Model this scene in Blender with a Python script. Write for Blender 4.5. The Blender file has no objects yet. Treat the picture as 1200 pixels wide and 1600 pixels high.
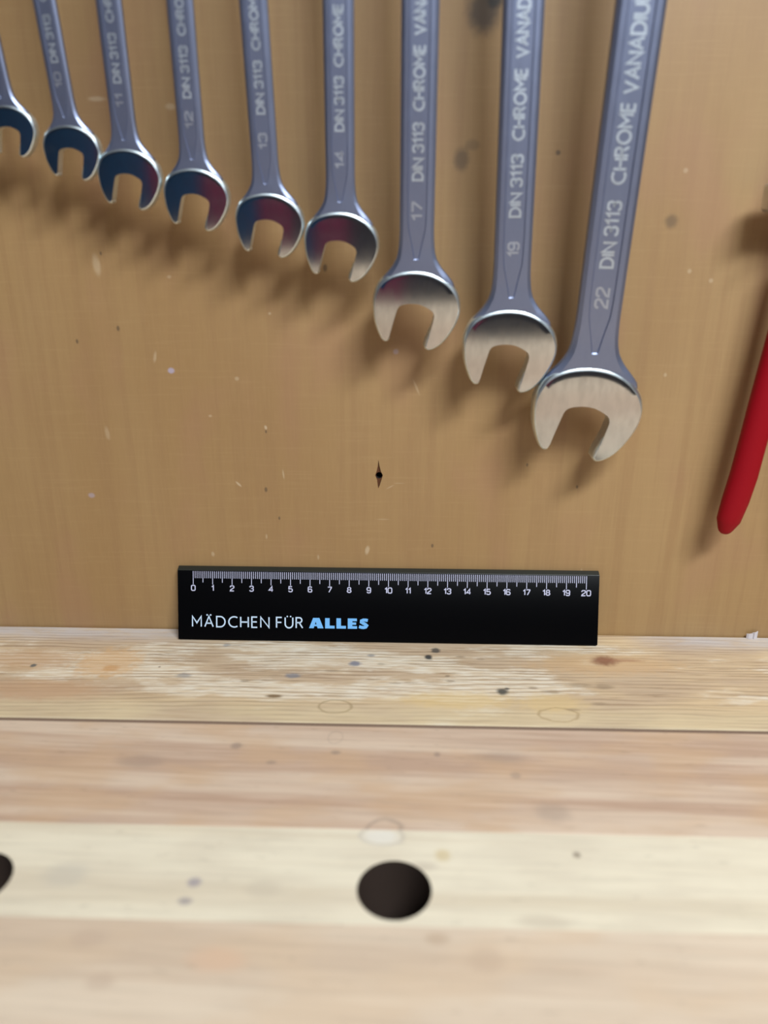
import bpy, bmesh, math, random
from mathutils import Vector, Matrix

random.seed(7)
scene = bpy.context.scene
C = scene.collection
CM = 0.01                      # everything below is measured in centimetres

# ------------------------------------------------------------------ camera
cam_data = bpy.data.cameras.new('camera')
cam = bpy.data.objects.new('camera', cam_data)
C.objects.link(cam)
F_PX, PITCH, YAW, ROLL = 1212.79, .3453, .0288, -.0011
cam_data.sensor_fit = 'VERTICAL'
cam_data.sensor_height = 34.6
cam_data.lens = F_PX / 1600 * 34.6
cam_data.clip_start = .01
cam.location = (.8032 * CM, -36.3938 * CM, 19.7881 * CM)
cam.rotation_euler = (Matrix.Rotation(YAW, 3, 'Z') @ Matrix.Rotation(math.pi / 2 - PITCH, 3, 'X')
                      @ Matrix.Rotation(-ROLL, 3, 'Z')).to_euler()
cam_data.dof.use_dof = True
cam_data.dof.focus_distance = .400
cam_data.dof.aperture_fstop = 4.6
scene.camera = cam

# ------------------------------------------------------------------ world, lamps, exposure
world = bpy.data.worlds.new('world')
scene.world = world
world.use_nodes = True
world.node_tree.nodes['Background'].inputs[0].default_value = (.42, .55, .85, 1)
world.node_tree.nodes['Background'].inputs[1].default_value = .06
scene.view_settings.view_transform = 'Standard'
scene.view_settings.look = 'None'
scene.view_settings.gamma = 1
scene.view_settings.use_curve_mapping = False
scene.view_settings.exposure = 0
scene.cycles.max_bounces = 6
scene.cycles.diffuse_bounces = 3
scene.cycles.glossy_bounces = 3


def area_lamp(name, loc, target, sx, sy, power, colour):
    d = bpy.data.lights.new(name, 'AREA')
    d.shape = 'RECTANGLE'
    d.size, d.size_y = sx * CM, sy * CM
    d.energy = power
    d.color = colour
    o = bpy.data.objects.new(name, d)
    C.objects.link(o)
    o.location = Vector(loc) * CM
    o.rotation_euler = (Vector(target) - Vector(loc)).to_track_quat('-Z', 'Y').to_euler()
    return o


area_lamp('tube_light', (42, -82, 104), (6, -24, 0), 60, 18, 19, (.90, .965, 1))
area_lamp('fill_light', (20, -170, 146), (0, -100, 0), 120, 40, 5, (.80, .90, 1))  # unseen fill lamp, added to brighten surfaces that face the camera

# ------------------------------------------------------------------ helpers


def link(name, bm, material, parent=None, smooth=None):
    """bmesh (cm) -> one mesh object"""
    bmesh.ops.scale(bm, vec=(CM, CM, CM), verts=bm.verts)
    if smooth is not None:
        bm.normal_update()
        for f in bm.faces:
            f.smooth = True
        for e in bm.edges:
            if len(e.link_faces) == 2 and e.calc_face_angle(0) > math.radians(smooth):
                e.smooth = False
    me = bpy.data.meshes.new(name)
    bm.to_mesh(me)
    bm.free()
    mats = material if isinstance(material, (list, tuple)) else [material]
    for m in mats:
        me.materials.append(m)
    o = bpy.data.objects.new(name, me)
    C.objects.link(o)
    if parent:
        o.parent = parent
    return o


def tag(o, label=None, cat=None, group=None, kind=None):
    if label: o['label'] = label
    if cat: o['category'] = cat
    if group: o['group'] = group
    if kind: o['kind'] = kind
    return o


def empty(name, loc, rot=(0, 0, 0)):
    o = bpy.data.objects.new(name, None)
    o.empty_display_size = .01
    C.objects.link(o)
    o.location = Vector(loc) * CM
    o.rotation_euler = rot
    return o


def box(bm, x0, x1, y0, y1, z0, z1, bevel=0, seg=2):
    vs = [bm.verts.new(p) for p in ((x0, y0, z0), (x1, y0, z0), (x1, y1, z0), (x0, y1, z0),
                                    (x0, y0, z1), (x1, y0, z1), (x1, y1, z1), (x0, y1, z1))]
    fs = [bm.faces.new([vs[i] for i in q]) for q in ((3, 2, 1, 0), (4, 5, 6, 7), (0, 1, 5, 4), (1, 2, 6, 5), (2, 3, 7, 6), (3, 0, 4, 7))]
    if bevel:
        es = list({e for f in fs for e in f.edges})
        bmesh.ops.bevel(bm, geom=es, offset=bevel, segments=seg, affect='EDGES', profile=.5)


def tube(bm, pts, radii, n=14, flat=1.0, caps=True):
    """swept tube along pts; radius per point; flat squeezes the second axis"""
    rings = []
    P = [Vector(p) for p in pts]
    for i, p in enumerate(P):
        t = (P[min(i + 1, len(P) - 1)] - P[max(i - 1, 0)]).normalized()
        b = Vector((0, 1, 0))
        a = t.cross(b)
        a = a.normalized() if a.length > 1e-4 else Vector((1, 0, 0))
        b = a.cross(t).normalized()
        rings.append([bm.verts.new(p + a * math.cos(k * 2 * math.pi / n) * radii[i] + b * math.sin(k * 2 * math.pi / n) * radii[i] * flat) for k in range(n)])
    for r0, r1 in zip(rings, rings[1:]):
        for k in range(n):
            bm.faces.new((r0[k], r0[(k + 1) % n], r1[(k + 1) % n], r1[k]))
    if caps:
        bm.faces.new(rings[0][::-1])
        bm.faces.new(rings[-1])


def catmull(pts, sub=4, corner=()):
    """closed smooth loop through 2-D points, straight-through at corner indices"""
    n = len(pts)
    out = []
    for i in range(n):
        p1, p2 = Vector(pts[i]), Vector(pts[(i + 1) % n])
        p0 = p1 if i in corner else Vector(pts[i - 1])
        p3 = p2 if (i + 1) % n in corner else Vector(pts[(i + 2) % n])
        for k in range(sub):
            t = k / sub
            out.append((2 * p1 + (p2 - p0) * t + (2 * p0 - 5 * p1 + 4 * p2 - p3) * t * t + (3 * p1 - p0 - 3 * p2 + p3) * t ** 3) * .5)
    return out


# ---- shader helpers
def new_mat(name):
    m = bpy.data.materials.new(name)
    m.use_nodes = True
    nt = m.node_tree
    return m, nt, nt.nodes['Principled BSDF']


def simple(name, col, rough=.5, metal=0, spec=.5, coat=0):
    m, nt, b = new_mat(name)
    b.inputs['Base Color'].default_value = (*col, 1)
    b.inputs['Roughness'].default_value = rough
    b.inputs['Metallic'].default_value = metal
    b.inputs['Specular IOR Level'].default_value = spec
    b.inputs['Coat Weight'].default_value = coat
    return m


def srgb(r, g, b):
    return tuple(((c / 255) / 12.92 if c / 255 <= .04045 else ((c / 255 + .055) / 1.055) ** 2.4) for c in (r, g, b))


class G:
    """small node-graph writer; positions are in centimetres of the place"""

    def __init__(s, nt):
        s.nt = nt
        tc = nt.nodes.new('ShaderNodeTexCoord')
        s.pos = s.vmath('SCALE', tc.outputs['Object'], scale=100)

    def vmath(s, op, a, b=None, scale=None):
        n = s.nt.nodes.new('ShaderNodeVectorMath')
        n.operation = op
        s.put(n.inputs[0], a)
        if b is not None: s.put(n.inputs[1], b)
        if scale is not None: n.inputs['Scale'].default_value = scale
        return n.outputs['Value'] if op in ('LENGTH', 'DOT_PRODUCT', 'DISTANCE') else n.outputs['Vector']

    def put(s, sock, v):
        if isinstance(v, bpy.types.NodeSocket):
            s.nt.links.new(v, sock)
        elif isinstance(v, (tuple, list)) and sock.type == 'RGBA' and len(v) == 3:
            sock.default_value = (*v, 1)
        else:
            sock.default_value = v

    def math(s, op, a, b=0.0, c=None, clamp=False):
        n = s.nt.nodes.new('ShaderNodeMath')
        n.operation = op
        n.use_clamp = clamp
        s.put(n.inputs[0], a)
        s.put(n.inputs[1], b)
        if c is not None: s.put(n.inputs[2], c)
        return n.outputs[0]

    def noise(s, stretch=(1, 1, 1), scale=1, detail=4, rough=.55, dist=0, rot=0, off=(0, 0, 0), axis='Z'):
        v = s.pos
        if rot:
            r = s.nt.nodes.new('ShaderNodeVectorRotate')
            r.rotation_type = axis + '_AXIS'
            s.put(r.inputs['Vector'], v)
            r.inputs['Angle'].default_value = rot
            v = r.outputs[0]
        v = s.vmath('ADD', s.vmath('MULTIPLY', v, stretch), off)
        n = s.nt.nodes.new('ShaderNodeTexNoise')
        s.put(n.inputs['Vector'], v)
        n.inputs['Scale'].default_value = scale
        n.inputs['Detail'].default_value = detail
        n.inputs['Roughness'].default_value = rough
        n.inputs['Distortion'].default_value = dist
        return n.outputs['Fac']

    def ramp(s, v, lo, hi, a=0.0, b=1.0, smooth=True):
        n = s.nt.nodes.new('ShaderNodeMapRange')
        n.interpolation_type = 'SMOOTHSTEP' if smooth else 'LINEAR'
        s.put(n.inputs['Value'], v)
        s.put(n.inputs['From Min'], lo)
        s.put(n.inputs['From Max'], hi)
        s.put(n.inputs['To Min'], a)
        s.put(n.inputs['To Max'], b)
        return n.outputs[0]

    def mix(s, f, a, b, mode='MIX'):
        n = s.nt.nodes.new('ShaderNodeMix')
        n.data_type = 'RGBA'
        n.blend_type = mode
        s.put(n.inputs[0], f)
        s.put(n.inputs[6], a)
        s.put(n.inputs[7], b)
        return n.outputs[2]

    def spot(s, col, cx, cy, rx, ry, c, strength=1.0, plane='xy', soft=.5, wob=.5, ring=None, ang=0):
        """a stain or speck with its own outline at (cx, cy)"""
        ctr = (cx, cy, 0) if plane == 'xy' else (cx, 0, cy)
        k = (1 / rx, 1 / ry, 0) if plane == 'xy' else (1 / rx, 0, 1 / ry)
        v = s.vmath('SUBTRACT', s.pos, ctr)
        if ang:
            r = s.nt.nodes.new('ShaderNodeVectorRotate')
            r.rotation_type = 'Z_AXIS' if plane == 'xy' else 'Y_AXIS'
            s.put(r.inputs['Vector'], v)
            r.inputs['Angle'].default_value = ang
            v = r.outputs[0]
        d = s.vmath('LENGTH', s.vmath('MULTIPLY', v, k))
        if wob:
            d = s.math('ADD', d, s.math('MULTIPLY', s.math('SUBTRACT', s.wobble, .5), wob))
        if ring:
            d = s.math('ABSOLUTE', s.math('SUBTRACT', d, 1))
            f = s.ramp(d, 0, ring, strength, 0)
        else:
            f = s.ramp(d, 1 - soft, 1 + soft, strength, 0)
        return s.mix(f, col, c)

    def bump(s, bsdf, h, strength=.3, dist=.02):
        n = s.nt.nodes.new('ShaderNodeBump')
        n.inputs['Strength'].default_value = strength
        n.inputs['Distance'].default_value = dist * CM
        s.put(n.inputs['Height'], h)
        s.nt.links.new(n.outputs[0], bsdf.inputs['Normal'])


# ------------------------------------------------------------------ materials
def mat_plywood():
    m, nt, b = new_mat('lacquered_plywood')
    g = G(nt)
    g.wobble = g.noise(scale=3.5, detail=3)
    broad = g.noise((1, 1, .35), .11, 3, .5)
    streak = g.noise((1, 1, .035), 1.6, 5, .6, .3)
    fine = g.noise((1, 1, .09), 9, 3, .6)
    ticks = g.noise((1, 1, .16), 6, 2, .5, off=(3, 0, 9))
    col = g.mix(g.ramp(broad, .35, .66), srgb(162, 126, 79), srgb(171, 137, 90))
    col = g.mix(g.ramp(streak, .40, .68, 0, .55), col, srgb(156, 119, 76), 'MIX')
    col = g.mix(g.ramp(fine, .35, .75, 0, .12), col, srgb(186, 152, 104))
    col = g.mix(g.ramp(ticks, .66, .76, 0, .22), col, srgb(160, 116, 66))
    cross = g.noise((.05, 1, 1), 7, 3, .5)
    col = g.mix(g.ramp(cross, .5, .75, 0, .14), col, srgb(190, 157, 110))
    pink = g.noise((1, 1, .5), .28, 2, .5, off=(7, 0, 2))
    col = g.mix(g.ramp(pink, .5, .7, 0, .35), col, srgb(166, 121, 90))
    # specks and smudges
    P = dict(plane='xz')
    dk = srgb(84, 66, 46)
    col = g.spot(col, 3.05, 22.75, .30, .42, dk, .65, **P)
    col = g.spot(col, 3.5, 23.3, .3, .2, dk, .35, **P)
    col = g.spot(col, 12.24, 20.27, .26, .26, dk, .55, wob=.6, plane='xz')
    col = g.spot(col, 7.14, 23.0, .10, .10, dk, .8, **P)
    col = g.spot(col, 3.75, 28.2, .62, .75, srgb(60, 48, 38), .85, **P)
    col = g.spot(col, 4.2, 28.6, .3, .3, srgb(18, 15, 14), .9, **P)
    lav = srgb(182, 170, 190)
    col = g.spot(col, -10.29, 13.66, .15, .13, lav, .85, wob=.4, soft=.4, plane='xz')
    col = g.spot(col, -14.89, 7.41, .15, .12, lav, .5, wob=.4, plane='xz')
    col = g.spot(col, .3, 14.6, .12, .12, lav, .4, wob=.4, plane='xz')
    pale = srgb(212, 190, 158)
    for x, z, rx, rz, st, an in ((-5.95, 10.95, .06, .10, .9, .2), (-7.44, 8.07, .05, .17, .8, .8), (-1.09, 4.62, .10, .22, .75, -.2),
                                 (1.27, 12.95, .05, .35, .45, .4), (-13.25, 18.4, .16, .42, .5, .1), (-13.7, 10.6, .10, .3, .4, .1),
                                 (-11.0, 14.3, .07, .24, .5, -.2), (-7.2, 13.3, .10, .09, .5, 0), (-5.2, 8.6, .04, .22, .6, .1),
                                 (-12.4, 25.1, .35, .09, .6, 0), (-11.4, 24.9, .2, .07, .4, 0), (-9.3, 24.8, .2, .12, .5, 0), (-8.6, 11.5, .08, .06, .5, 0),
                                 (-10.0, 17.9, .09, .07, .4, 0), (-5.5, 16.3, .06, .06, .6, 0), (-6.2, 5.3, .05, .12, .5, 0),
                                 (-9.0, 4.3, .08, .12, .6, 0), (13.3, 18.2, .09, .09, .5, 0), (10.6, 25.9, .16, .16, .45, 0),
                                 (14.3, 17.8, .09, .09, .5, 0), (12.8, 13.6, .07, .09, .5, 0), (12.6, 22.3, .1, .1, .45, 0), (-.3, 6.3, .3, .03, .35, 0),
                                 (0.05, 8.0, .2, .03, .4, .5), (.5, 8.2, .25, .02, .35, 0), (-3.6, 4.2, .05, .13, .5, 0), (9.8, 3.6, .05, .16, .4, 0)):
        col = g.spot(col, x, z, rx, rz, pale, st * .75, ang=an, wob=.5, plane='xz')
    for x, z, r in ((-12.6, 15.6, .07), (-5.95, 10.75, .05), (-6.1, 7.8, .07), (-5.5, 6.3, .05), (2.2, 4.9, .06), (-2.9, 18.3, .09), (6.7, 9.2, .05),
                    (-14.6, 15.0, .06), (-13.0, 18.9, .05), (9.2, 8.1, .05)):
        col = g.spot(col, x, z, r, r * 1.7, dk, .7, wob=.5, plane='xz')
    nt.links.new(col, b.inputs['Base Color'])
    g.put(b.inputs['Roughness'], g.ramp(broad, .3, .7, .54, .62))
    b.inputs['Specular IOR Level'].default_value = .5
    b.inputs['Coat Weight'].default_value = 1.0
    b.inputs['Coat Roughness'].default_value = .56
    g.bump(b, g.math('ADD', fine, g.math('MULTIPLY', cross, .4)), .22, .012)
    return m


def mat_rear_plank():
    m, nt, b = new_mat('weathered_pine')
    g = G(nt)
    g.wobble = g.noise(scale=2.6, detail=4)
    rt = -.012
    ridge = g.noise((.035, 1, 1), 6.5, 3, .55, .25, rot=rt)          # growth rings running along the board
    ridge2 = g.noise((.06, 1, 1), 17, 2, .5, rot=rt)
    flake = g.noise((.35, 1, 1), 1.5, 6, .68, .2)
    broad = g.noise((.3, 1, 1), .42, 4, .55, off=(2, 5, 0))
    col = g.mix(g.ramp(broad, .38, .62), srgb(204, 180, 152), srgb(222, 196, 158))
    col = g.mix(g.ramp(ridge, .47, .62, 0, .35), col, srgb(176, 143, 108))
    low = g.noise((.10, .5, 1), .7, 3, .5, rot=rt)
    sepg = nt.nodes.new('ShaderNodeSeparateXYZ')
    nt.links.new(g.pos, sepg.inputs[0])
    ph = g.math('ADD', g.math('MULTIPLY', sepg.outputs[1], 21.0), g.math('ADD', g.math('MULTIPLY', low, 26), g.math('MULTIPLY', sepg.outputs[0], -.25)))
    rings = g.ramp(g.math('SINE', ph), .25, .95)
    lines = g.math('MULTIPLY', rings, g.ramp(g.noise((.16, 1, 1), 1.1, 3, .6, off=(4, 1, 0)), .36, .6))
    # worn remains of white paint in the middle of the board
    y = nt.nodes.new('ShaderNodeSeparateXYZ')
    nt.links.new(g.pos, y.inputs[0])
    X, Y = y.outputs[0], y.outputs[1]
    band = g.math('MULTIPLY', g.ramp(Y, -6.9, -5.6), g.ramp(Y, -.5, -1.7))
    cover = g.math('ADD', g.math('MULTIPLY', band, .21), g.math('ADD', g.math('MULTIPLY', flake, .55), g.math('MULTIPLY', g.ramp(broad, .35, .65), .32)))
    xb = g.math('ADD', g.ramp(X, -17, -11, -.05, .0), g.ramp(X, 6.5, 11, 0, -.16))
    cover = g.math('ADD', cover, xb)
    white = g.ramp(cover, .52, .69, 0, .88)
    white = g.math('MULTIPLY', white, g.ramp(ridge2, .40, .60, 1, .35))
    white = g.math('MULTIPLY', white, g.math('SUBTRACT', 1, g.math('MULTIPLY', lines, .6)))
    col = g.mix(white, col, srgb(240, 231, 214))
    gl = g.ramp(ridge, .57, .64, 0, .5)
    gl = g.math('MULTIPLY', gl, g.ramp(ridge2, .42, .55))
    col = g.mix(g.math('MULTIPLY', gl, band), col, srgb(126, 104, 82))
    col = g.mix(g.math('MULTIPLY', lines, .42), col, srgb(150, 122, 98))
    # yellow resinous front edge, dusty grey strip along the wall at both ends
    col = g.mix(g.math('MULTIPLY', g.ramp(Y, -6.0, -7.6), g.ramp(broad, .3, .55, .1, .5)), col, srgb(222, 206, 170))
    dust = g.math('MULTIPLY', g.ramp(Y, -1.9, -.5), g.math('ADD', g.ramp(X, -8.5, -12), g.ramp(X, 11.5, 15.5)))
    col = g.mix(g.math('MULTIPLY', dust, g.ramp(flake, .3, .6, .3, .75)), col, srgb(204, 199, 200))
    col = g.mix(g.math('MULTIPLY', lines, .2), col, srgb(150, 122, 98))
    # single stains
    col = g.spot(col, -13.6, -3.6, 1.5, 1.25, srgb(220, 176, 124), .6, soft=.35, wob=1.4)
    col = g.spot(col, -13.3, -4.1, .35, .3, srgb(205, 150, 92), .55, wob=.8)
    col = g.spot(col, -17.6, -3.4, 2.4, .9, srgb(202, 162, 122), .6, wob=1)
    col = g.spot(col, -16.0, -6.0, 3.0, .8, srgb(200, 158, 122), .55, wob=1)
    col = g.spot(col, 3.2, -6.3, 2.5, .6, srgb(226, 196, 138), .6, wob=1)
    col = g.spot(col, 7.5, -6.4, 1.4, .7, srgb(226, 197, 142), .6, wob=1)
    col = g.spot(col, 10.5, -3.0, 3.4, .9, srgb(216, 178, 132), .6, wob=1)
    col = g.spot(col, -2.21, -6.97, .72, .50, srgb(160, 138, 104), .6, ring=.16, wob=.22)
    col = g.spot(col, 7.6, -7.3, .85, .5, srgb(168, 140, 100), .55, ring=.14, wob=.4)
    dk, gy = srgb(58, 60, 62), srgb(124, 128, 138)
    col = g.spot(col, 2.04, -2.58, .17, .22, dk, .95, wob=.8)
    col = g.spot(col, 2.41, -1.92, .22, .24, dk, .8, wob=1.3)
    col = g.spot(col, 5.35, -5.55, .24, .26, srgb(84, 82, 76), .95, wob=.8)
    col = g.spot(col, 5.6, -5.3, .12, .08, srgb(70, 68, 64), .85, wob=.6)
    col = g.spot(col, 10.68, -2.68, .55, .42, srgb(134, 84, 62), .85, wob=1.1, soft=.6)
    col = g.spot(col, 11.4, -2.6, 1.1, .15, srgb(160, 110, 84), .5, wob=.8)
    col = g.spot(col, -1.56, -3.3, .28, .22, srgb(112, 118, 140), .8, wob=1.0)
    col = g.spot(col, -.8, -2.5, .18, .14, gy, .6, wob=1.0)
    col = g.spot(col, -4.44, -4.49, .35, .22, gy, .75, wob=1.2)
    col = g.spot(col, -5.05, -6.24, .36, .13, srgb(124, 98, 66), .9, wob=.4)
    col = g.spot(col, -17.15, -3.96, .14, .14, srgb(88, 96, 98), .85, wob=.9)
    col = g.spot(col, -9.61, -4.63, .34, .2, gy, .5, wob=1.2)
    col = g.spot(col, -8.2, -1.7, .18, .16, gy, .5, wob=1.2)
    for x, yy, rx, ry, st in ((2.9, -4.3, .12, .1, .7), (3.05, -4.75, .22, .09, .6), (3.6, -2.5, .24, .08, .55), (6.8, -5.2, .2, .1, .6), (7.6, -5.5, .4, .14, .5),
                              (9.0, -4.9, .5, .16, .45), (10.1, -5.0, .45, .2, .5), (8.3, -6.9, .3, .1, .5), (4.6, -2.7, .2, .1, .4), (9.6, -6.4, .35, .12, .45),
                              (-11.0, -3.9, .06, .06, .8), (-6.6, -5.0, .2, .1, .5), (-2.6, -4.0, .3, .1, .4), (.4, -5.0, .3, .08, .4), (-.3, -3.3, .2, .1, .4)):
        col = g.spot(col, x, yy, rx, ry, srgb(142, 122, 100), st, wob=1)
    nt.links.new(col, b.inputs['Base Color'])
    b.inputs['Roughness'].default_value = .62
    b.inputs['Specular IOR Level'].default_value = .35
    h = g.math('ADD', g.math('MULTIPLY', ridge, -1.0), g.math('ADD', g.math('MULTIPLY', ridge2, -.5), g.math('MULTIPLY', white, .25)))
    g.bump(b, h, .5, .035)
    return m


def mat_beech(name, c0, c1, c2, seed, spots=(), fleck=.3, rot=.024, contrast=1.0):
    m, nt, b = new_mat(name)
    g = G(nt)
    g.wobble = g.noise(scale=2.0, detail=3)
    a = g.noise((.03, 1, 1), .85, 4, .55, .5, rot=rot, off=(seed, seed * 2, 0))
    f = g.noise((.05, 1, 1), 5.5, 3, .5, .2, rot=rot, off=(seed, 3, 0))
    blot = g.noise((.5, 1, 1), .5, 3, .5, off=(seed * 3, 0, 0))
    dash = g.noise((.22, 1, 1), 5, 2, .5, rot=rot, off=(seed, 8, 0))
    col = g.mix(g.ramp(a, .5 - .14 / contrast, .5 + .14 / contrast), c0, c1)
    col = g.mix(g.ramp(blot, .42, .64, 0, .6), col, c2)
    col = g.mix(g.ramp(f, .48, .70, 0, .22), col, tuple(x * .72 for x in c0))
    col = g.mix(g.ramp(f, .50, .32, 0, .25), col, tuple(min(1, x * 1.12) for x in c1))
    col = g.mix(g.ramp(dash, .64, .76, 0, fleck), col, tuple(x * .55 for x in c0))
    for sp in spots:
        col = g.spot(col, *sp)
    nt.links.new(col, b.inputs['Base Color'])
    b.inputs['Roughness'].default_value = .52
    b.inputs['Specular IOR Level'].default_value = .4
    g.bump(b, f, .2, .015)
    return m


def mat_steel(name, base, rough, vary=.1):
    m, nt, b = new_mat(name)
    g = G(nt)
    n = g.noise((1, 1, .4), 4, 3, .5)
    b.inputs['Metallic'].default_value = 1
    nt.links.new(g.mix(g.ramp(n, .35, .7), base, tuple(c * (1 - vary) for c in base)), b.inputs['Base Color'])
    g.put(b.inputs['Roughness'], g.ramp(n, .3, .75, rough * (1 - vary), rough * (1 + vary)))
    return m


M = {}
M['ply'] = mat_plywood()
M['pine'] = mat_rear_plank()
gy = srgb(150, 132, 120)
M['beech_mid'] = mat_beech('beech_pinkish', srgb(194, 164, 142), srgb(219, 197, 175), srgb(208, 174, 140), 1.7,
                           [(-6.0, -9.9, .22, .2, gy, .6), (-2.0, -9.2, .3, .4, gy, .2, 'xy', .5, .9, .25), (-4.4, -10.9, .2, .12, gy, .5), (4.7, -10.3, 1.0, .3, gy, .3),
                            (-9.6, -11.0, .9, .4, gy, .3), (6.3, -13.4, .6, .5, gy, .35), (-1.9, -10.2, .2, .12, gy, .6), (2.2, -10.2, .13, .14, gy, .6), (5.2, -11.4, .2, .2, gy, .4),
                            (.2, -14.45, .62, .5, gy, .5, 'xy', .5, .5, .25)], .3, .032, 1.15)
M['beech_pale'] = mat_beech('beech_pale', srgb(221, 207, 182), srgb(235, 225, 202), srgb(222, 210, 188), 4.1,
                            [(-5.88, -17.0, .22, .18, srgb(158, 150, 158), .8), (-5.98, -17.75, .22, .14, srgb(158, 150, 152), .8), (6.73, -15.44, .13, .13, srgb(140, 126, 110), .8),
                             (.15, -14.75, .75, .45, srgb(196, 186, 170), .6, 'xy', .5, .5, .2), (.1, -14.8, .6, .35, srgb(236, 232, 222), .7), (1.5, -16.1, .5, .2, srgb(196, 184, 166), .5),
                             (2.2, -15.6, .25, .25, srgb(210, 188, 140), .6), (-10.2, -16.8, .7, .5, srgb(196, 190, 178), .4), (-3.6, -17.2, .6, .35, srgb(200, 188, 168), .4), (5.2, -18.2, .8, .25, srgb(196, 182, 162), .45)], .3, .01, 1.1)
M['beech_front'] = mat_beech('beech_cream', srgb(209, 187, 164), srgb(224, 206, 184), srgb(217, 192, 164), 9.3,
                             [(1.9, -18.9, .35, .2, srgb(190, 165, 140), .6), (-4.5, -19.8, .8, .4, srgb(222, 184, 154), .5), (3.3, -19.6, .5, .4, srgb(192, 168, 146), .4), (-8.5, -19.2, .5, .3, srgb(196, 172, 152), .45), (-7.6, -20.6, .4, .25, srgb(190, 166, 146), .4)], .38, .02, 1.1)
M['steel_satin'] = mat_steel('steel_satin', (.33, .375, .54), .46, .03)
M['steel_edge'] = mat_steel('steel_edge', (.86, .96, 1.0), .36)
M['steel_polish'] = mat_steel('steel_polished', (.58, .585, .58), .15)
M['stamp'] = mat_steel('steel_stamp', (.74, .82, .92), .5)
M['stamp_worn'] = mat_steel('steel_stamp_worn', (.60, .65, .76), .5)
M['black_plastic'] = simple('black_plastic', (.002, .002, .0025), .3, 0, .06)
M['clear_edge'] = simple('dark_greenish_edge', (.020, .021, .016), .4, 0, .35)
M['print_white'] = simple('print_pale', srgb(206, 208, 236), .5)
M['print_light'] = simple('print_light_blue', srgb(206, 228, 252), .5)
M['print_blue'] = simple('print_blue', srgb(120, 190, 252), .5)
M['red_grip'] = simple('red_dipped_plastic', srgb(150, 2, 22), .5, 0, .22)
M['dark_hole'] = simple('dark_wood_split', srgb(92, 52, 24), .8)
M['shaded_hole'] = simple('shaded_hole_wood', srgb(66, 54, 48), .4, 0, .5)  # dark lining that paints the shade inside the dog holes
M['seam_shade'] = simple('painted_seam_shade', srgb(128, 106, 90), .9)  # darker tone painted in for the shade between two boards
M['black_hole'] = simple('black_nail_hole', srgb(20, 16, 14), .9)  # near-black lining of the nail hole
M['chip'] = simple('pale_chip', srgb(214, 208, 212), .4)
M['tool_steel'] = mat_steel('tool_steel', (.62, .63, .66), .34)
M['peg'] = mat_steel('peg_steel', (.5, .5, .5), .4)
M['floor'] = simple('concrete', srgb(74, 70, 72), .7)
M['paint'] = simple('painted_wall', srgb(176, 186, 204), .7)
M['ceiling'] = simple('ceiling_paint', srgb(205, 208, 214), .8)
M['tint_blue'] = simple('blue_jaw_tint', srgb(72, 124, 180), .35)  # blue of an added cabinet, there to colour the jaw reflections
M['tint_red'] = simple('red_jaw_tint', srgb(196, 84, 132), .35)  # red of the other added cabinet, for the middle jaws' reflections
M['dark_gap'] = simple('dark_rubber', srgb(24, 22, 24), .6)
M['white_metal'] = simple('white_enamel', srgb(225, 226, 228), .4)

# ------------------------------------------------------------------ setting: tool wall, room
def loops_face(bm, loops, z_of, mat_index=0):
    """flat face with holes: loops of 2-D points -> triangulated fill; returns vert loops"""
    vl, edges = [], []
    for lp in loops:
        vs = [bm.verts.new(z_of(p)) for p in lp]
        vl.append(vs)
        edges += [bm.edges.new((vs[i], vs[(i + 1) % len(vs)])) for i in range(len(vs))]
    r = bmesh.ops.triangle_fill(bm, edges=edges, use_beauty=True)
    for f in r['geom']:
        if isinstance(f, bmesh.types.BMFace):
            f.material_index = mat_index
    return vl


def wall_strip(bm, loop, off, mat_index=0):
    """side walls from a vert loop to its copy moved by off"""
    nv = [bm.verts.new(v.co + Vector(off)) for v in loop]
    n = len(loop)
    for i in range(n):
        f = bm.faces.new((loop[i], loop[(i + 1) % n], nv[(i + 1) % n], nv[i]))
        f.material_index = mat_index
    return nv


bm = bmesh.new()
kx, kz = -.49, 8.58
hole = [(kx + .155 * math.cos(t * math.pi / 9), kz + .165 * math.sin(t * math.pi / 9)) for t in range(18)]
spindle = [(kx - .03, kz + .82), (kx + .02, kz + .5), (kx + .09, kz + .22), (kx + .185, kz + .03), (kx + .12, kz - .2), (kx + .03, kz - .5), (kx - .04, kz - .66),
           (kx - .07, kz - .45), (kx - .10, kz - .2), (kx - .19, kz + .02), (kx - .12, kz + .22), (kx - .06, kz + .5)]
vl = loops_face(bm, [[(-150, -6), (150, -6), (150, 150), (-150, 150)], spindle], lambda p: (p[0], 0, p[1]))
wall_strip(bm, vl[0], (0, 2, 0))
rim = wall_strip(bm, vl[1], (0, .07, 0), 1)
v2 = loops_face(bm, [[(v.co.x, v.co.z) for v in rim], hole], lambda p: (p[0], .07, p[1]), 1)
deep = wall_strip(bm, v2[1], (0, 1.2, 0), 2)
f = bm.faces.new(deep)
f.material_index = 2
bmesh.ops.recalc_face_normals(bm, faces=bm.faces)
wall = link('wall_back', bm, [M['ply'], M['dark_hole'], M['black_hole']])
tag(wall, 'lacquered plywood tool wall with a dark spindle-shaped nail hole', kind='structure')
# make sure the visible side faces the room
me = wall.data
big = max(me.polygons, key=lambda p: p.area)
if big.normal.y > 0:
    me.flip_normals()

bm = bmesh.new(); box(bm, -250, 250, -300, 4, -93, -88)
tag(link('floor', bm, M['floor']), kind='structure')
bm = bmesh.new(); box(bm, -250, 250, -304, -300, -88, 160)
tag(link('wall_front', bm, M['paint']), kind='structure')
bm = bmesh.new(); box(bm, -250, 250, -304, 4, 160, 164)
tag(link('ceiling', bm, M['ceiling']), kind='structure')

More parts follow.
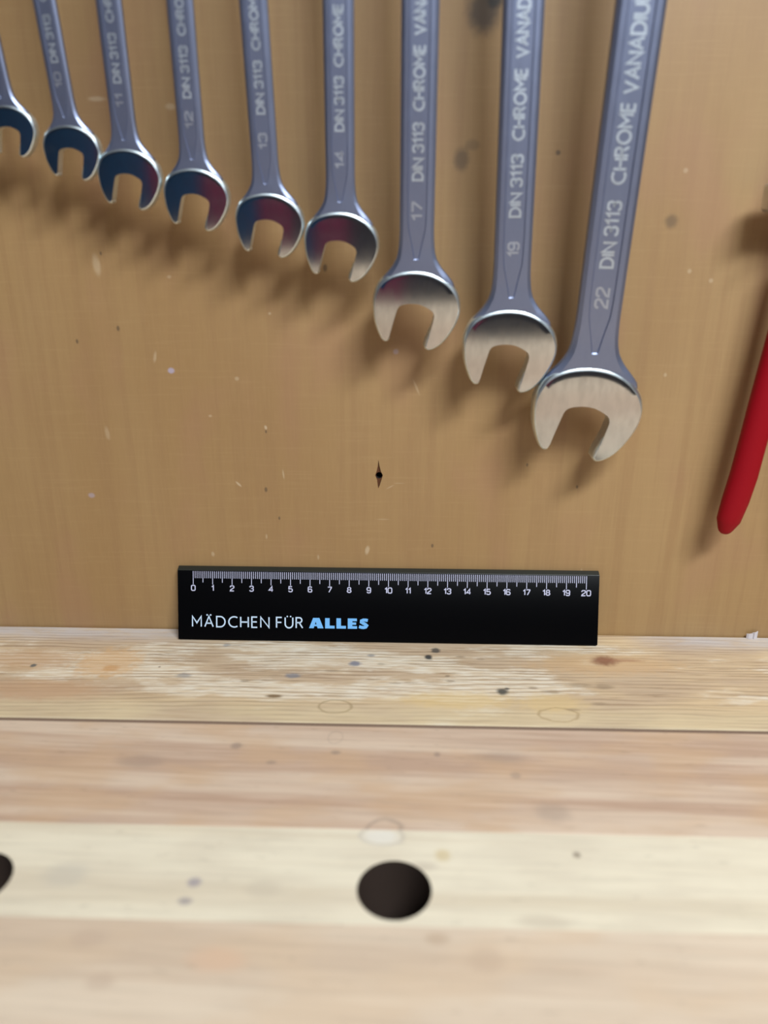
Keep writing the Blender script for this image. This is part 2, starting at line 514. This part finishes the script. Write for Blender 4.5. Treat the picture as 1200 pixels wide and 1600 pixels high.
# ------------------------------------------------------------------ workbench
bench = empty('workbench', (0, 0, -88))
tag(bench, 'pale wooden workbench top of long planks with round dog holes', 'workbench')
BZ = 88


def plank(y0, y1, material, holes=(), bevel=.06, label=None):
    """one board of the bench top, top at z 0, with drilled holes"""
    bm = bmesh.new()
    x0, x1, th = -85, 85, 5
    b = bevel
    circ = [[(hx + hr * math.cos(t * math.pi / 24), hy + hr * math.sin(t * math.pi / 24)) for t in range(48)] for hx, hy, hr in holes]
    vl = loops_face(bm, [[(x0 + b, y0 + b), (x1 - b, y0 + b), (x1 - b, y1 - b), (x0 + b, y1 - b)]] + circ, lambda p: (p[0], p[1], 0))
    top = vl[0]
    nv = [bm.verts.new((v.co.x + (b if v.co.x > 0 else -b), v.co.y + (b if v.co.y > (y0 + y1) / 2 else -b), -b)) for v in top]
    for i in range(4):
        bm.faces.new((top[i], top[(i + 1) % 4], nv[(i + 1) % 4], nv[i]))
    bot = wall_strip(bm, nv, (0, 0, -th))
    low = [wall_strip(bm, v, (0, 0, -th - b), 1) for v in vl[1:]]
    edges = []
    for lp in [bot] + low:
        for i in range(len(lp)):
            edges.append(bm.edges.get((lp[i], lp[(i + 1) % len(lp)])))
    bmesh.ops.triangle_fill(bm, edges=edges, use_beauty=True)
    bmesh.ops.recalc_face_normals(bm, faces=bm.faces)
    for f in bm.faces:
        if abs(f.normal.z) < .2 and f.calc_area() < 40:
            f.smooth = False
    o = link('plank', bm, [material, M['shaded_hole']], bench)
    o.location = (0, 0, BZ * CM)
    if label: o['label'] = label
    return o


plank(-8.16, -.05, M['pine'], (), .05, 'weathered pine board with worn white paint')
plank(-14.47, -8.40, M['beech_mid'], (), .04, 'pinkish beech board')
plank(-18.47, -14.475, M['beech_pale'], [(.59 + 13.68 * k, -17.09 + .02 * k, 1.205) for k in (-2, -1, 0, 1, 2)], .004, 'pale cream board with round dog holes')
plank(-30.0, -18.475, M['beech_front'], (), .004)
plank(-46.0, -30.005, M['beech_mid'], (), .004)
plank(-66.0, -46.005, M['beech_front'], (), .15)
bm = bmesh.new(); box(bm, -84.9, 84.9, -8.395, -8.165, 84, 87.95)      # dark strip added in the open joint, standing in for its shade
link('seam_shade', bm, M['seam_shade'], bench)
bm = bmesh.new(); box(bm, -84, 84, -64, -61, 70, 82.9, .2)
link('apron', bm, M['beech_mid'], bench)
for x in (-78, 70):
    for y in (-60, -10):
        bm = bmesh.new(); box(bm, x, x + 8, y, y + 8, 0, 82.9, .3)
        link('leg', bm, M['beech_mid'], bench)

# ------------------------------------------------------------------ lettering made of strokes
def arc(cx, cy, rx, ry, a0, a1, n=8):
    return [(cx + rx * math.cos(math.radians(a0 + (a1 - a0) * i / n)), cy + ry * math.sin(math.radians(a0 + (a1 - a0) * i / n))) for i in range(n + 1)]


ROUND0 = arc(.22, .78, .22, .22, 90, 180, 4) + arc(.22, .22, .22, .22, 180, 270, 4) + arc(.5, .22, .22, .22, 270, 360, 4) + arc(.5, .78, .22, .22, 0, 90, 4)
GL = {  # glyph: (width, strokes)
    'M': (.88, [[(0, 0), (0, 1), (.44, .36), (.88, 1), (.88, 0)]]),
    'A': (.84, [[(0, 0), (.42, 1), (.84, 0)], [(.15, .34), (.69, .34)]]),
    'D': (.86, [[(0, 0), (0, 1), (.3, 1)] + arc(.34, .5, .5, .5, 90, -90, 12) + [(0, 0)]]),
    'C': (.84, [arc(.55, .5, .55, .5, 55, 305, 16)]),
    'H': (.76, [[(0, 0), (0, 1)], [(.76, 0), (.76, 1)], [(0, .5), (.76, .5)]]),
    'E': (.54, [[(.54, 1), (0, 1), (0, 0), (.54, 0)], [(0, .53), (.5, .53)]]),
    'N': (.82, [[(0, 0), (0, 1), (.82, 0), (.82, 1)]]),
    'F': (.52, [[(.52, 1), (0, 1), (0, 0)], [(0, .52), (.48, .52)]]),
    'U': (.76, [[(0, 1)] + arc(.38, .38, .38, .38, 180, 360, 12) + [(.76, 1)]]),
    'R': (.64, [[(0, 0), (0, 1), (.3, 1)] + arc(.32, .76, .24, .24, 90, -90, 8) + [(0, .52)], [(.3, .52), (.64, 0)]]),
    'O': (.95, [arc(.475, .5, .475, .5, 0, 360, 20)]),
    'V': (.86, [[(0, 1), (.43, 0), (.86, 1)]]),
    'I': (.0, [[(0, 0), (0, 1)]]),
    '0': (.72, [ROUND0 + [ROUND0[0]]]),
    '1': (.34, [[(0, .74), (.3, 1), (.3, 0)]]),
    '2': (.70, [[(0, .72)] + arc(.22, .78, .22, .22, 180, 90, 4) + arc(.48, .77, .22, .23, 90, -50, 6) + [(.06, .2), (0, 0), (.70, 0)]]),
    '3': (.70, [[(0, .76)] + arc(.22, .8, .2, .2, 180, 90, 3) + arc(.46, .76, .24, .24, 90, -90, 6) + [(.25, .52)] + arc(.46, .26, .24, .26, 90, -90, 6) + arc(.22, .2, .22, .2, 270, 180, 3)]),
    '4': (.76, [[(.56, 0), (.56, 1), (0, .26), (.76, .26)]]),
    '5': (.70, [[(.64, 1), (.06, 1), (.03, .55), (.45, .6)] + arc(.44, .3, .26, .3, 80, -90, 7) + arc(.22, .2, .22, .2, 270, 180, 3)]),
    '6': (.70, [[(.66, .82)] + arc(.48, .8, .18, .2, 20, 90, 3) + arc(.22, .78, .22, .22, 90, 180, 3) + arc(.22, .22, .22, .22, 180, 270, 3) + arc(.48, .28, .22, .28, -90, 90, 6) + [(.1, .54)]]),
    '7': (.66, [[(0, 1), (.66, 1), (.66, .86), (.2, 0)]]),
    '8': (.72, [arc(.36, .76, .3, .24, 0, 360, 14), arc(.36, .26, .36, .26, 0, 360, 14)]),
    '9': (.70, [[(.04, .18)] + arc(.22, .2, .18, .2, 200, 270, 3) + arc(.48, .22, .22, .22, 270, 360, 3) + arc(.48, .78, .22, .22, 0, 90, 3) + arc(.22, .72, .22, .28, 90, 270, 6) + [(.6, .46)]]),
}


def stroke(bm, pts, w, put):
    """flat ribbon of width w along 2-D points, mitred; put maps 2-D -> 3-D"""
    P = [Vector(p) for p in pts]
    P = [p for i, p in enumerate(P) if i == 0 or (p - P[i - 1]).length > 1e-5]
    if len(P) < 2: return
    closed = (P[0] - P[-1]).length < 1e-4
    L, R = [], []
    n = len(P)
    for i, p in enumerate(P):
        a = P[i - 1] if i else (P[-2] if closed else None)
        c = P[i + 1] if i < n - 1 else (P[1] if closed else None)
        d1 = (p - a).normalized() if a is not None else (c - p).normalized()
        d2 = (c - p).normalized() if c is not None else d1
        n1, n2 = Vector((-d1.y, d1.x)), Vector((-d2.y, d2.x))
        m = n1 + n2
        m = n1 if m.length < .2 else m.normalized()
        k = min(2.2, 1 / max(.3, m.dot(n1)))
        L.append(bm.verts.new(put(p + m * w / 2 * k)))
        R.append(bm.verts.new(put(p - m * w / 2 * k)))
    for i in range(n - 1):
        bm.faces.new((R[i], R[i + 1], L[i + 1], L[i]))


def text_len(s, track=.2, space=.42):
    return sum(space if c == ' ' else GL[c][0] + track for c in s) - track


def write(bm, s, x, y, h, w, put, fit=None, track=.2, centre=False, space=.42):
    """letters of height h from (x, y); fit stretches the line to that length"""
    ln = text_len(s, track, space) * h
    sx = h if not fit else h * fit / ln
    if centre: x -= ln / 2
    for c in s:
        if c == ' ':
            x += space * sx
            continue
        gw, st = GL[c]
        for q in st:
            stroke(bm, [(x + px * sx, y + py * h) for px, py in q], w, put)
        x += (gw + track) * sx


# ------------------------------------------------------------------ ruler
LEAN = .2657
ruler = empty('ruler', (0, -1.2803, .0788), (-LEAN, 0, 0))
tag(ruler, 'black plastic 20 centimetre ruler leaning against the tool wall', 'ruler')
RH, RT = 3.5735, .30
bm = bmesh.new()
sec = [(.02, 0), (0, .02), (0, RH), (.02, RH + .03), (.21, RH + .19), (.24, RH + .2), (RT, RH + .2), (RT, 0)]   # bevelled scale edge
ends = [[bm.verts.new((x, y, z)) for y, z in sec] for x in (-10.80, 10.645)]
bm.faces.new(ends[0][::-1]); bm.faces.new(ends[1])
for i in range(len(sec)):
    bm.faces.new((ends[0][i], ends[0][(i + 1) % len(sec)], ends[1][(i + 1) % len(sec)], ends[1][i]))
bmesh.ops.recalc_face_normals(bm, faces=bm.faces)
bm.normal_update()
for f in bm.faces:
    if f.normal.z > .2 and abs(f.normal.x) < .1:
        f.material_index = 1
link('ruler_body', bm, [M['black_plastic'], M['clear_edge']], ruler, 40)
front = lambda p: (p[0], -.004, p[1])
bm = bmesh.new()
for k in range(201):
    x = -10 + k * .1
    ln = .68 if k % 10 == 0 else .58 if k % 5 == 0 else .36
    w = .034 if k % 5 == 0 else .030
    stroke(bm, [(x, RH - .035 - ln), (x, RH - .035)], w, front)
link('scale_marks', bm, M['print_white'], ruler)
bm = bmesh.new()
for k in range(21):
    write(bm, str(k), -10 + k, RH - 1.035, .265, .052, front, centre=True, track=.24)
link('scale_numbers', bm, M['print_white'], ruler)

bm = bmesh.new()
ty, th = .665, .535
write(bm, 'MADCHEN', -10.06, ty, th, .07, front, fit=3.95, track=.36)
write(bm, 'FUR', -5.72, ty, th, .07, front, fit=1.34, track=.34)


def dot(bm, x, z, r):
    vs = [bm.verts.new((x + r * math.cos(t * math.pi / 5), -.004, z + r * math.sin(t * math.pi / 5))) for t in range(10)]
    bm.faces.new(vs)


tl = text_len('MADCHEN', .36)
ax = -10.06 + (.88 + .36 + .42) * 3.95 / tl
for dx in (-.09, .09):
    dot(bm, ax + dx, ty + th + .075, .045)
ux = -5.72 + (.52 + .34 + .38) * 1.34 / text_len('FUR', .34)
for dx in (-.085, .085):
    dot(bm, ux + dx, ty + th + .055, .04)
link('lettering', bm, M['print_light'], ruler)

bm = bmesh.new()
bx0, bs = -4.05, 3.08 / 5.3


def bold(loops, x):
    loops_face(bm, [[(x + px * bs, ty + py * th) for px, py in lp] for lp in loops], front)


bold([[(0, 0), (.36, 1), (.92, 1), (1.28, 0), (.76, 0), (.70, .2), (.47, .2), (.41, 0)], [(.52, .38), (.66, .38), (.6, .62), (.58, .62)]], bx0)
for lx in (1.42, 2.42):
    bold([[(0, 0), (0, 1), (.40, 1), (.40, .27), (.84, .27), (.84, 0)]], bx0 + lx * bs)
bold([[(0, 0), (0, 1), (.80, 1), (.80, .74), (.40, .74), (.40, .62), (.74, .62), (.74, .39), (.40, .39), (.40, .26), (.82, .26), (.82, 0)]], bx0 + 3.42 * bs)
sx0 = bx0 + 4.38 * bs
stroke(bm, [(sx0 + px * bs, ty + py * th) for px, py in
            [(.80, .82), (.62, .86), (.42, .86), (.25, .78), (.24, .65), (.40, .55), (.58, .45), (.70, .33), (.62, .19), (.45, .14), (.25, .15), (.03, .22)]], .30 * th, front)
link('bold_lettering', bm, M['print_blue'], ruler)['label'] = 'bold blue capitals'
bmx = None

# ------------------------------------------------------------------ spanners
HEAD = [(-2.25, -.35), (-2.24, .33), (-1.98, .98), (-1.58, 1.37), (-.95, 1.62), (-.1, 1.72), (.73, 1.60), (1.45, 1.27), (2.0, .77), (2.27, .28),
        (2.35, -.30), (2.19, -.89), (1.87, -1.48), (1.47, -2.0), (1.05, -2.30), (.74, -2.38), (.62, -2.28),
        (.85, -1.40), (1.04, -.60), (.97, -.34), (.72, -.14), (.27, .075), (-.24, .14), (-.74, .075), (-.98, -.08), (-1.10, -.37), (-1.30, -1.05), (-1.47, -1.68),
        (-1.57, -1.85), (-1.70, -1.88), (-1.84, -1.76), (-1.99, -1.45), (-2.17, -.90)]
INNER = set(range(17, 28))
PROFILE = [(.55, 2.15), (.9, 2.14), (1.2, 2.06), (1.5, 1.83), (1.8, 1.55), (2.1, 1.30), (2.45, 1.11), (2.8, 1.01), (3.3, .945), (4.0, .92), (5.2, .92)]


def lerp(tab, x):
    if x <= tab[0][0]: return tab[0][1]
    for (a, b), (c, d) in zip(tab, tab[1:]):
        if x <= c: return b + (d - b) * (x - a) / (c - a)
    return tab[-1][1]


def spanner(size, eff, ox, oz, tilt, label, texts, lean=5.0):
    """combination spanner hanging ring up; local x across, y depth (front negative), z along the shaft"""
    k = eff / 22
    T = .92 * k ** .8                       # head thickness
    root = empty('combination_spanner', (ox, -2.4 + T / 2, oz), (math.radians(lean), math.radians(tilt), 0))
    tag(root, label, 'spanner', 'combination spanners on the tool wall')
    # --- open jaw head
    sub = 4
    lp = [p * k for p in catmull(HEAD, sub, (16, 18, 25, 27))]
    n = len(lp)
    wgt = [(.12 if (i // sub) in INNER else 1.0) for i in range(n)]
    wgt = [(wgt[i - 1] + wgt[i] + wgt[(i + 1) % n]) / 3 for i in range(n)]
    nor = []
    for i in range(n):
        d = (lp[(i + 1) % n] - lp[i - 1]).normalized()
        nor.append(Vector((-d.y, d.x)))      # loop runs clockwise: left side is outside
    wgt = [w * (.55 + .5 * max(0, nor[i].y)) if w > .5 else w for i, w in enumerate(wgt)]
    bm = bmesh.new()
    rings = []
    kr = k ** .6
    RD = 31 * k                              # the polished faces are slightly domed
    dome = lambda x, z: (x * x + (z + .3 * k) ** 2) / (2 * RD)
    for off, dep in ((0, 0), (.09, .035), (.165, .10), (.21, .19), (.225, .32), (.225, None), (.09, None), (0, None)):
        if dep is None:
            yy = {5: T / 2 - .12 * kr, 6: T / 2 - .04 * kr, 7: T / 2}[len(rings)]
        else:
            yy = -T / 2 + dep * kr
        row = []
        for i in range(n):
            x, z = lp[i].x + nor[i].x * off * kr * wgt[i], lp[i].y + nor[i].y * off * kr * wgt[i]
            row.append(bm.verts.new((x, yy + (dome(lp[i].x, lp[i].y) if dep is not None else 0), z)))
        rings.append(row)
    for r0, r1 in zip(rings, rings[1:]):
        for i in range(n):
            bm.faces.new((r0[i], r1[i], r1[(i + 1) % n], r0[(i + 1) % n])).material_index = 1
    # front face: a band of rows between the outer and the inner edge of the C
    i0, i1 = 28 * sub, 16 * sub
    outer = [rings[0][i % n] for i in range(i0, n + i1 + 1)]
    inner = [rings[0][i] for i in range(i0 - 1, i1, -1)]

    def along(vs):
        d = [0.0]
        for p, q in zip(vs, vs[1:]): d.append(d[-1] + (q.co - p.co).length)
        return [x / d[-1] for x in d]

    def at(vs, pr, t):
        for j in range(len(vs) - 1):
            if t <= pr[j + 1] + 1e-9:
                w = (t - pr[j]) / max(1e-9, pr[j + 1] - pr[j])
                return vs[j].co.lerp(vs[j + 1].co, w)
        return vs[-1].co.copy()
    po, pi_ = along(outer), along(inner)
    rows_ = [(outer, po)]
    NS, NR = 40, 6
    for r in range(1, NR):
        w = r / NR
        vs = []
        for q in range(NS + 1):
            c = at(outer, po, q / NS).lerp(at(inner, pi_, q / NS), w)
            vs.append(bm.verts.new((c.x, -T / 2 + dome(c.x, c.z), c.z)))
        rows_.append((vs, [q / NS for q in range(NS + 1)]))
    rows_.append((inner, pi_))
    for (A, pa), (B, pb) in zip(rows_, rows_[1:]):
        i = j = 0
        while i < len(A) - 1 or j < len(B) - 1:
            if j == len(B) - 1 or (i < len(A) - 1 and pa[i + 1] <= pb[j + 1]):
                bm.faces.new((A[i], A[i + 1], B[j])); i += 1
            else:
                bm.faces.new((A[i], B[j + 1], B[j])); j += 1
    fb = bm.faces.new(rings[-1][::-1])
    bmesh.ops.recalc_face_normals(bm, faces=bm.faces)
    link('open_jaw', bm, [M['steel_polish'], M['steel_edge']], root, 20)
    # --- shaft with a sunk panel
    ringR = (.80 if size > 12 else .86) * eff / 10
    L = (36.5 - oz) / math.cos(math.radians(tilt))
    v_end = L - ringR * .8
    vs_ = [.55, .8, 1.0, 1.2, 1.4, 1.6, 1.8, 2.0, 2.2, 2.36, 2.44, 2.47, 2.50, 2.6, 2.8, 3.1, 3.5, 4.0, 4.6, 5.4, 6.5, 8, 10]
    vs_ = [v * k for v in vs_ if v * k < v_end - .5] + [v_end]
    th0 = .30 * k ** .8
    bm = bmesh.new()
    rows = []
    for v in vs_:
        u = v / k
        hw = lerp(PROFILE, u) * k
        p = lerp([(2.44, .09), (2.50, .10), (3.1, .22), (4.0, .42), (4.8, .47)], u) * k
        d = lerp([(2.44, 0), (2.50, .055)], u) * k
        t = th0 * lerp([(.5, 1.25), (1.6, 1.2), (3.0, 1.0)], u)
        e = .045 * k
        fr = [(-hw, t * .30), (-hw * .97, t * .62), (-hw * .80, t * .93), (-p - e, t), (-p, t - d), (p, t - d), (p + e, t), (hw * .80, t * .93), (hw * .97, t * .62), (hw, t * .30)]
        bk = [(hw, -t * .30), (hw * .97, -t * .62), (hw * .8, -t * .93), (-hw * .8, -t * .93), (-hw * .97, -t * .62), (-hw, -t * .30)]
        rows.append([bm.verts.new((x, -y, v)) for x, y in fr + bk])
    for r0, r1 in zip(rows, rows[1:]):
        m_ = len(r0)
        for i in range(m_):
            bm.faces.new((r0[i], r0[(i + 1) % m_], r1[(i + 1) % m_], r1[i]))
    bm.faces.new(rows[0][::-1]); bm.faces.new(rows[-1])
    bmesh.ops.recalc_face_normals(bm, faces=bm.faces)
    link('shaft', bm, M['steel_satin'], root, 24)
    # --- ring end (above the picture)
    bm = bmesh.new()
    ri, ht = ringR * .68, T * .62
    prof = [(ri, -ht), (ringR - .12, -ht), (ringR, -ht + .15), (ringR, ht - .15), (ringR - .12, ht), (ri, ht)]
    nn = 36
    rr = []
    for a in range(nn):
        an = 2 * math.pi * a / nn
        wob = 1 + (.05 if a % 3 == 0 else 0)
        rr.append([bm.verts.new((math.cos(an) * (r * (wob if r == ri else 1)), y, L + math.sin(an) * (r * (wob if r == ri else 1)))) for r, y in prof])
    for a in range(nn):
        q0, q1 = rr[a], rr[(a + 1) % nn]
        for i in range(6):
            bm.faces.new((q0[i], q0[(i + 1) % 6], q1[(i + 1) % 6], q1[i]))
    bmesh.ops.recalc_face_normals(bm, faces=bm.faces)
    link('ring_end', bm, M['steel_polish'], root, 30)
    # --- raised stamps, reading upwards
    bm = bmesh.new()
    lh = .50 * k
    yy = -th0 + .055 * k - .006

    def put(q):
        return (-q[1], yy, q[0])
    bs_ = bmesh.new()
    s, (a, b) = texts[0]
    write(bs_, s, a, -lh / 2, lh, .10 * k ** .6, put, fit=b - a, track=.26)
    link('size_stamp', bs_, M['stamp_worn'], root)
    for s, (a, b) in texts[1:]:
        if a > v_end - 1: continue
        write(bm, s, a, -lh / 2, lh, .10 * k ** .6, put, fit=b - a, track=.26)
    link('stamped_text', bm, M['stamp'], root)
    # --- hanging peg in the wall
    R3 = Matrix.Rotation(math.radians(tilt), 3, 'Y') @ Matrix.Rotation(math.radians(lean), 3, 'X')
    c = Vector((ox, -2.4 + T / 2, oz)) + root.rotation_euler.to_matrix() @ Vector((0, 0, L))
    bm = bmesh.new()
    pr = .14
    pz = c.z + ri - pr - .06
    tube(bm, [(c.x, .5, pz), (c.x, c.y - 1.2, pz), (c.x, c.y - 1.5, pz + .1), (c.x, c.y - 1.6, pz + .5)], [pr] * 4, 10)
    link('peg', bm, M['peg'], wall, 40)
    return root


LAB = {
    22: 'largest steel combination spanner, size 22, rightmost of the row beside the red pliers',
    19: 'second largest steel combination spanner, size 19, its jaw touching the largest spanner',
    17: 'steel combination spanner, size 17, third from the right, above the middle of the ruler',
    14: 'steel combination spanner, size 14, mauve tinted jaw, left of the size 17 spanner',
    13: 'steel combination spanner, size 13, red and blue tinted jaw, fifth from the right',
    12: 'steel combination spanner, size 12, purple tinted jaw, fourth from the left',
    11: 'steel combination spanner, size 11, blue jaw, third from the left',
    10: 'small steel combination spanner, size 10, dark blue jaw, second from the left',
    9: 'smallest steel combination spanner, cut off by the left edge of the picture',
}
SP = [
    (22, 21.98, 8.822, 12.481, 1.36, [4.4, 5.2, 6.02, 8.53, 9.2, 12.0, 12.35, 15.69]),
    (19, 18.35, 5.228, 15.191, -1.19, [3.74, 4.24, 5.25, 7.51, 8.06, 10.47, 10.86, 13.62]),
    (17, 16.89, 1.164, 16.886, 0.01, [3.44, 4.09, 4.93, 6.95, 7.41, 9.56, 9.92, 12.36]),
    (14, 14.01, -1.991, 19.417, 0.70, [2.84, 3.45, 4.18, 6.03, 6.4, 8.38, 8.73, 10.85]),
    (13, 12.75, -4.959, 20.240, -0.83, [2.73, 3.26, 3.97, 5.75, 6.14, 8.04, 8.35, 10.25]),
    (12, 12.05, -7.926, 21.226, 0.62, [2.49, 3.06, 3.56, 5.28, 5.66, 7.38, 7.69, 9.49]),
    (11, 11.60, -10.613, 21.987, 0.45, [2.5, 2.92, 3.33, 4.96, 5.35, 7.06, 7.36, 9.15]),
    (10, 10.34, -12.849, 22.955, -2.14, [2.22, 2.71, 3.08, 4.62, 5.08, 6.73, 7.03, 8.6]),
    (9, 9.53, -15.281, 23.741, -3.0, [2.16, 2.49, 2.81, 4.42, 4.84, 6.37, 6.67, 8.05]),
]
for size, eff, ox, oz, tilt, v in SP:
    tx = [(str(size), (v[0], v[1])), ('DIN 3113', (v[2], v[3])), ('CHROME', (v[4], v[5])), ('VANADIUM', (v[6], v[7]))]
    spanner(size, eff, ox, oz, tilt, LAB[size], tx, {17: 6.0, 19: 4.6}.get(size, 5.0))

# ------------------------------------------------------------------ red pliers at the right edge
pl = empty('pliers', (18.2, -1.5, 6.7))
tag(pl, 'pliers with a red dipped handle hanging at the right edge', 'pliers')
cxp = 18.25


def handle(side):
    path = [(16.02, 6.55), (16.10, 7.0), (16.28, 8.0), (16.47, 9.2), (16.64, 10.9), (16.80, 12.6), (16.98, 14.4), (17.15, 16.2), (17.28, 17.8), (17.40, 19.2)]
    rad = [.36, .56, .63, .64, .63, .63, .62, .60, .56, .5]
    pts, rs = [], []
    for i in range(len(path) - 1):          # finer path
        for q in range(3):
            t = q / 3
            pts.append((path[i][0] + (path[i + 1][0] - path[i][0]) * t, path[i][1] + (path[i + 1][1] - path[i][1]) * t))
            rs.append(rad[i] + (rad[i + 1] - rad[i]) * t)
    pts.append(path[-1]); rs.append(rad[-1])
    bm = bmesh.new()
    f3 = lambda p: ((p[0] if side < 0 else 2 * cxp - p[0]) - 18.2, 0, p[1] - 6.7)
    a, b_ = Vector(pts[0]), Vector(pts[1])
    d = (a - b_).normalized()
    cap = [(a + d * .22, .16), (a + d * .13, .28)]
    tube(bm, [f3(c) for c, _ in cap] + [f3(p) for p in pts], [r for _, r in cap] + rs, 18, .72)
    bmesh.ops.recalc_face_normals(bm, faces=bm.faces)
    link('handle', bm, M['red_grip'], pl, 50)
    bm = bmesh.new()
    tube(bm, [f3((17.36, 18.6)), f3((17.42, 20.0)), f3((17.2, 21.0)), f3((17.3, 21.8))], [.34, .34, .4, .45], 12, .6)
    link('shank', bm, M['tool_steel'], pl, 50)


handle(-1); handle(1)
bm = bmesh.new()
box(bm, 15.5 - 18.2, 21.0 - 18.2, -.45, .45, 20.62 - 6.7, 21.75 - 6.7, .18, 3)
link('joint', bm, M['tool_steel'], pl, 40)
bm = bmesh.new()
prof = [(-1.6, 21.6), (1.7, 21.6), (1.3, 23.0), (.7, 24.6), (.3, 25.6), (-.3, 25.6), (-.7, 24.6), (-1.3, 23.0)]
v0 = [bm.verts.new((x + cxp - 18.2, -.4, z - 6.7)) for x, z in prof]
v1 = [bm.verts.new((x + cxp - 18.2, .4, z - 6.7)) for x, z in prof]
bm.faces.new(v0); bm.faces.new(v1[::-1])
for i in range(len(prof)):
    bm.faces.new((v0[i], v1[i], v1[(i + 1) % len(prof)], v0[(i + 1) % len(prof)]))
bmesh.ops.recalc_face_normals(bm, faces=bm.faces)
link('jaw', bm, M['tool_steel'], pl)
for s in (-1, 1):
    bm = bmesh.new()
    tube(bm, [(cxp + s * 1.6, .3, 20.45), (cxp + s * 1.6, -2.4, 20.45), (cxp + s * 1.6, -2.5, 20.8)], [.14] * 3, 10)
    link('peg', bm, M['peg'], wall, 40)

# ------------------------------------------------------------------ small curled chip by the wall
bm = bmesh.new()
prof = [(-.28, .02, .24), (-.2, -.04, .27), (-.08, -.05, .29), (-.02, .0, .27), (.03, .0, .33), (.08, -.06, .36), (.18, -.03, .37), (.28, .03, .40)]
rows = []
for i, (x, y, h) in enumerate(prof):
    z0 = .0 + .008 * (i % 2)
    rows.append([bm.verts.new(c) for c in ((x, y - .02, z0), (x, y - .03, h), (x, y + .03, h), (x, y + .02, z0))])
for a, b_ in zip(rows, rows[1:]):
    for i in range(4):
        bm.faces.new((a[i], a[(i + 1) % 4], b_[(i + 1) % 4], b_[i]))
bm.faces.new(rows[0][::-1]); bm.faces.new(rows[-1])
bmesh.ops.recalc_face_normals(bm, faces=bm.faces)
chip = link('curled_chip', bm, M['chip'])
chip.location = (18.85 * CM, -.16 * CM, .002 * CM)
tag(chip, 'tiny pale curled chip lying where the tool wall meets the bench', 'chip')

# ------------------------------------------------------------------ unseen cabinets added behind the camera to tint the polished jaws
def cabinet(name, x0, x1, y0, y1, z1, material, label, drawers):
    root = empty(name, ((x0 + x1) / 2, (y0 + y1) / 2, -88))
    tag(root, label, 'cabinet')
    hx, hy = (x1 - x0) / 2, (y1 - y0) / 2
    bm = bmesh.new(); box(bm, -hx, hx, -hy, hy, 6, z1 + 88, .6)
    link('body', bm, material, root)
    bm = bmesh.new(); box(bm, -hx + 2, hx - 2, -hy + 2, hy - 2, 0, 6)
    link('plinth', bm, M['dark_gap'], root)
    n = drawers
    hgt = (z1 + 88 - 12) / n
    for i in range(n):
        z0 = 9 + i * hgt
        bm = bmesh.new(); box(bm, -hx + 2, hx - 2, hy, hy + 1.6, z0, z0 + hgt - 2.5, .3)
        d = link('drawer', bm, material, root)
        bm = bmesh.new(); box(bm, -12, 12, hy + 1.6, hy + 3, z0 + hgt - 7, z0 + hgt - 5.5, .3)
        link('handle', bm, M['white_metal'], d)


cabinet('blue_tint_cabinet', -190, -47, -235, -185, 70, M['tint_blue'], 'made-up blue cabinet behind the camera, added to tint the small jaws', 3)
cabinet('red_tint_cabinet', -46, -10, -235, -185, 25, M['tint_red'], 'made-up red cabinet behind the camera, added to tint the middle jaws', 5)

# lamp housings
for nm, (x, y, z), sx, sy, lb in (('tube_lamp', (44, -86, 113), 70, 22, 'long white lamp hanging over the workbench'),
                                  ('fill_lamp', (20, -170, 148), 126, 46, 'unseen fill lamp added under the ceiling behind the camera')):  # second housing belongs to the added fill lamp, out of view
    r = empty(nm, (x, y, z))
    tag(r, lb, 'lamp')
    bm = bmesh.new(); box(bm, -sx / 2, sx / 2, -sy / 2, sy / 2, 0, 4, .5)
    link('housing', bm, M['white_metal'], r)
    for s in (-1, 1):
        bm = bmesh.new(); tube(bm, [(s * sx * .4, 0, 4), (s * sx * .4, 0, 160 - z)], [.4, .4], 8)
        link('hanger', bm, M['white_metal'], r)
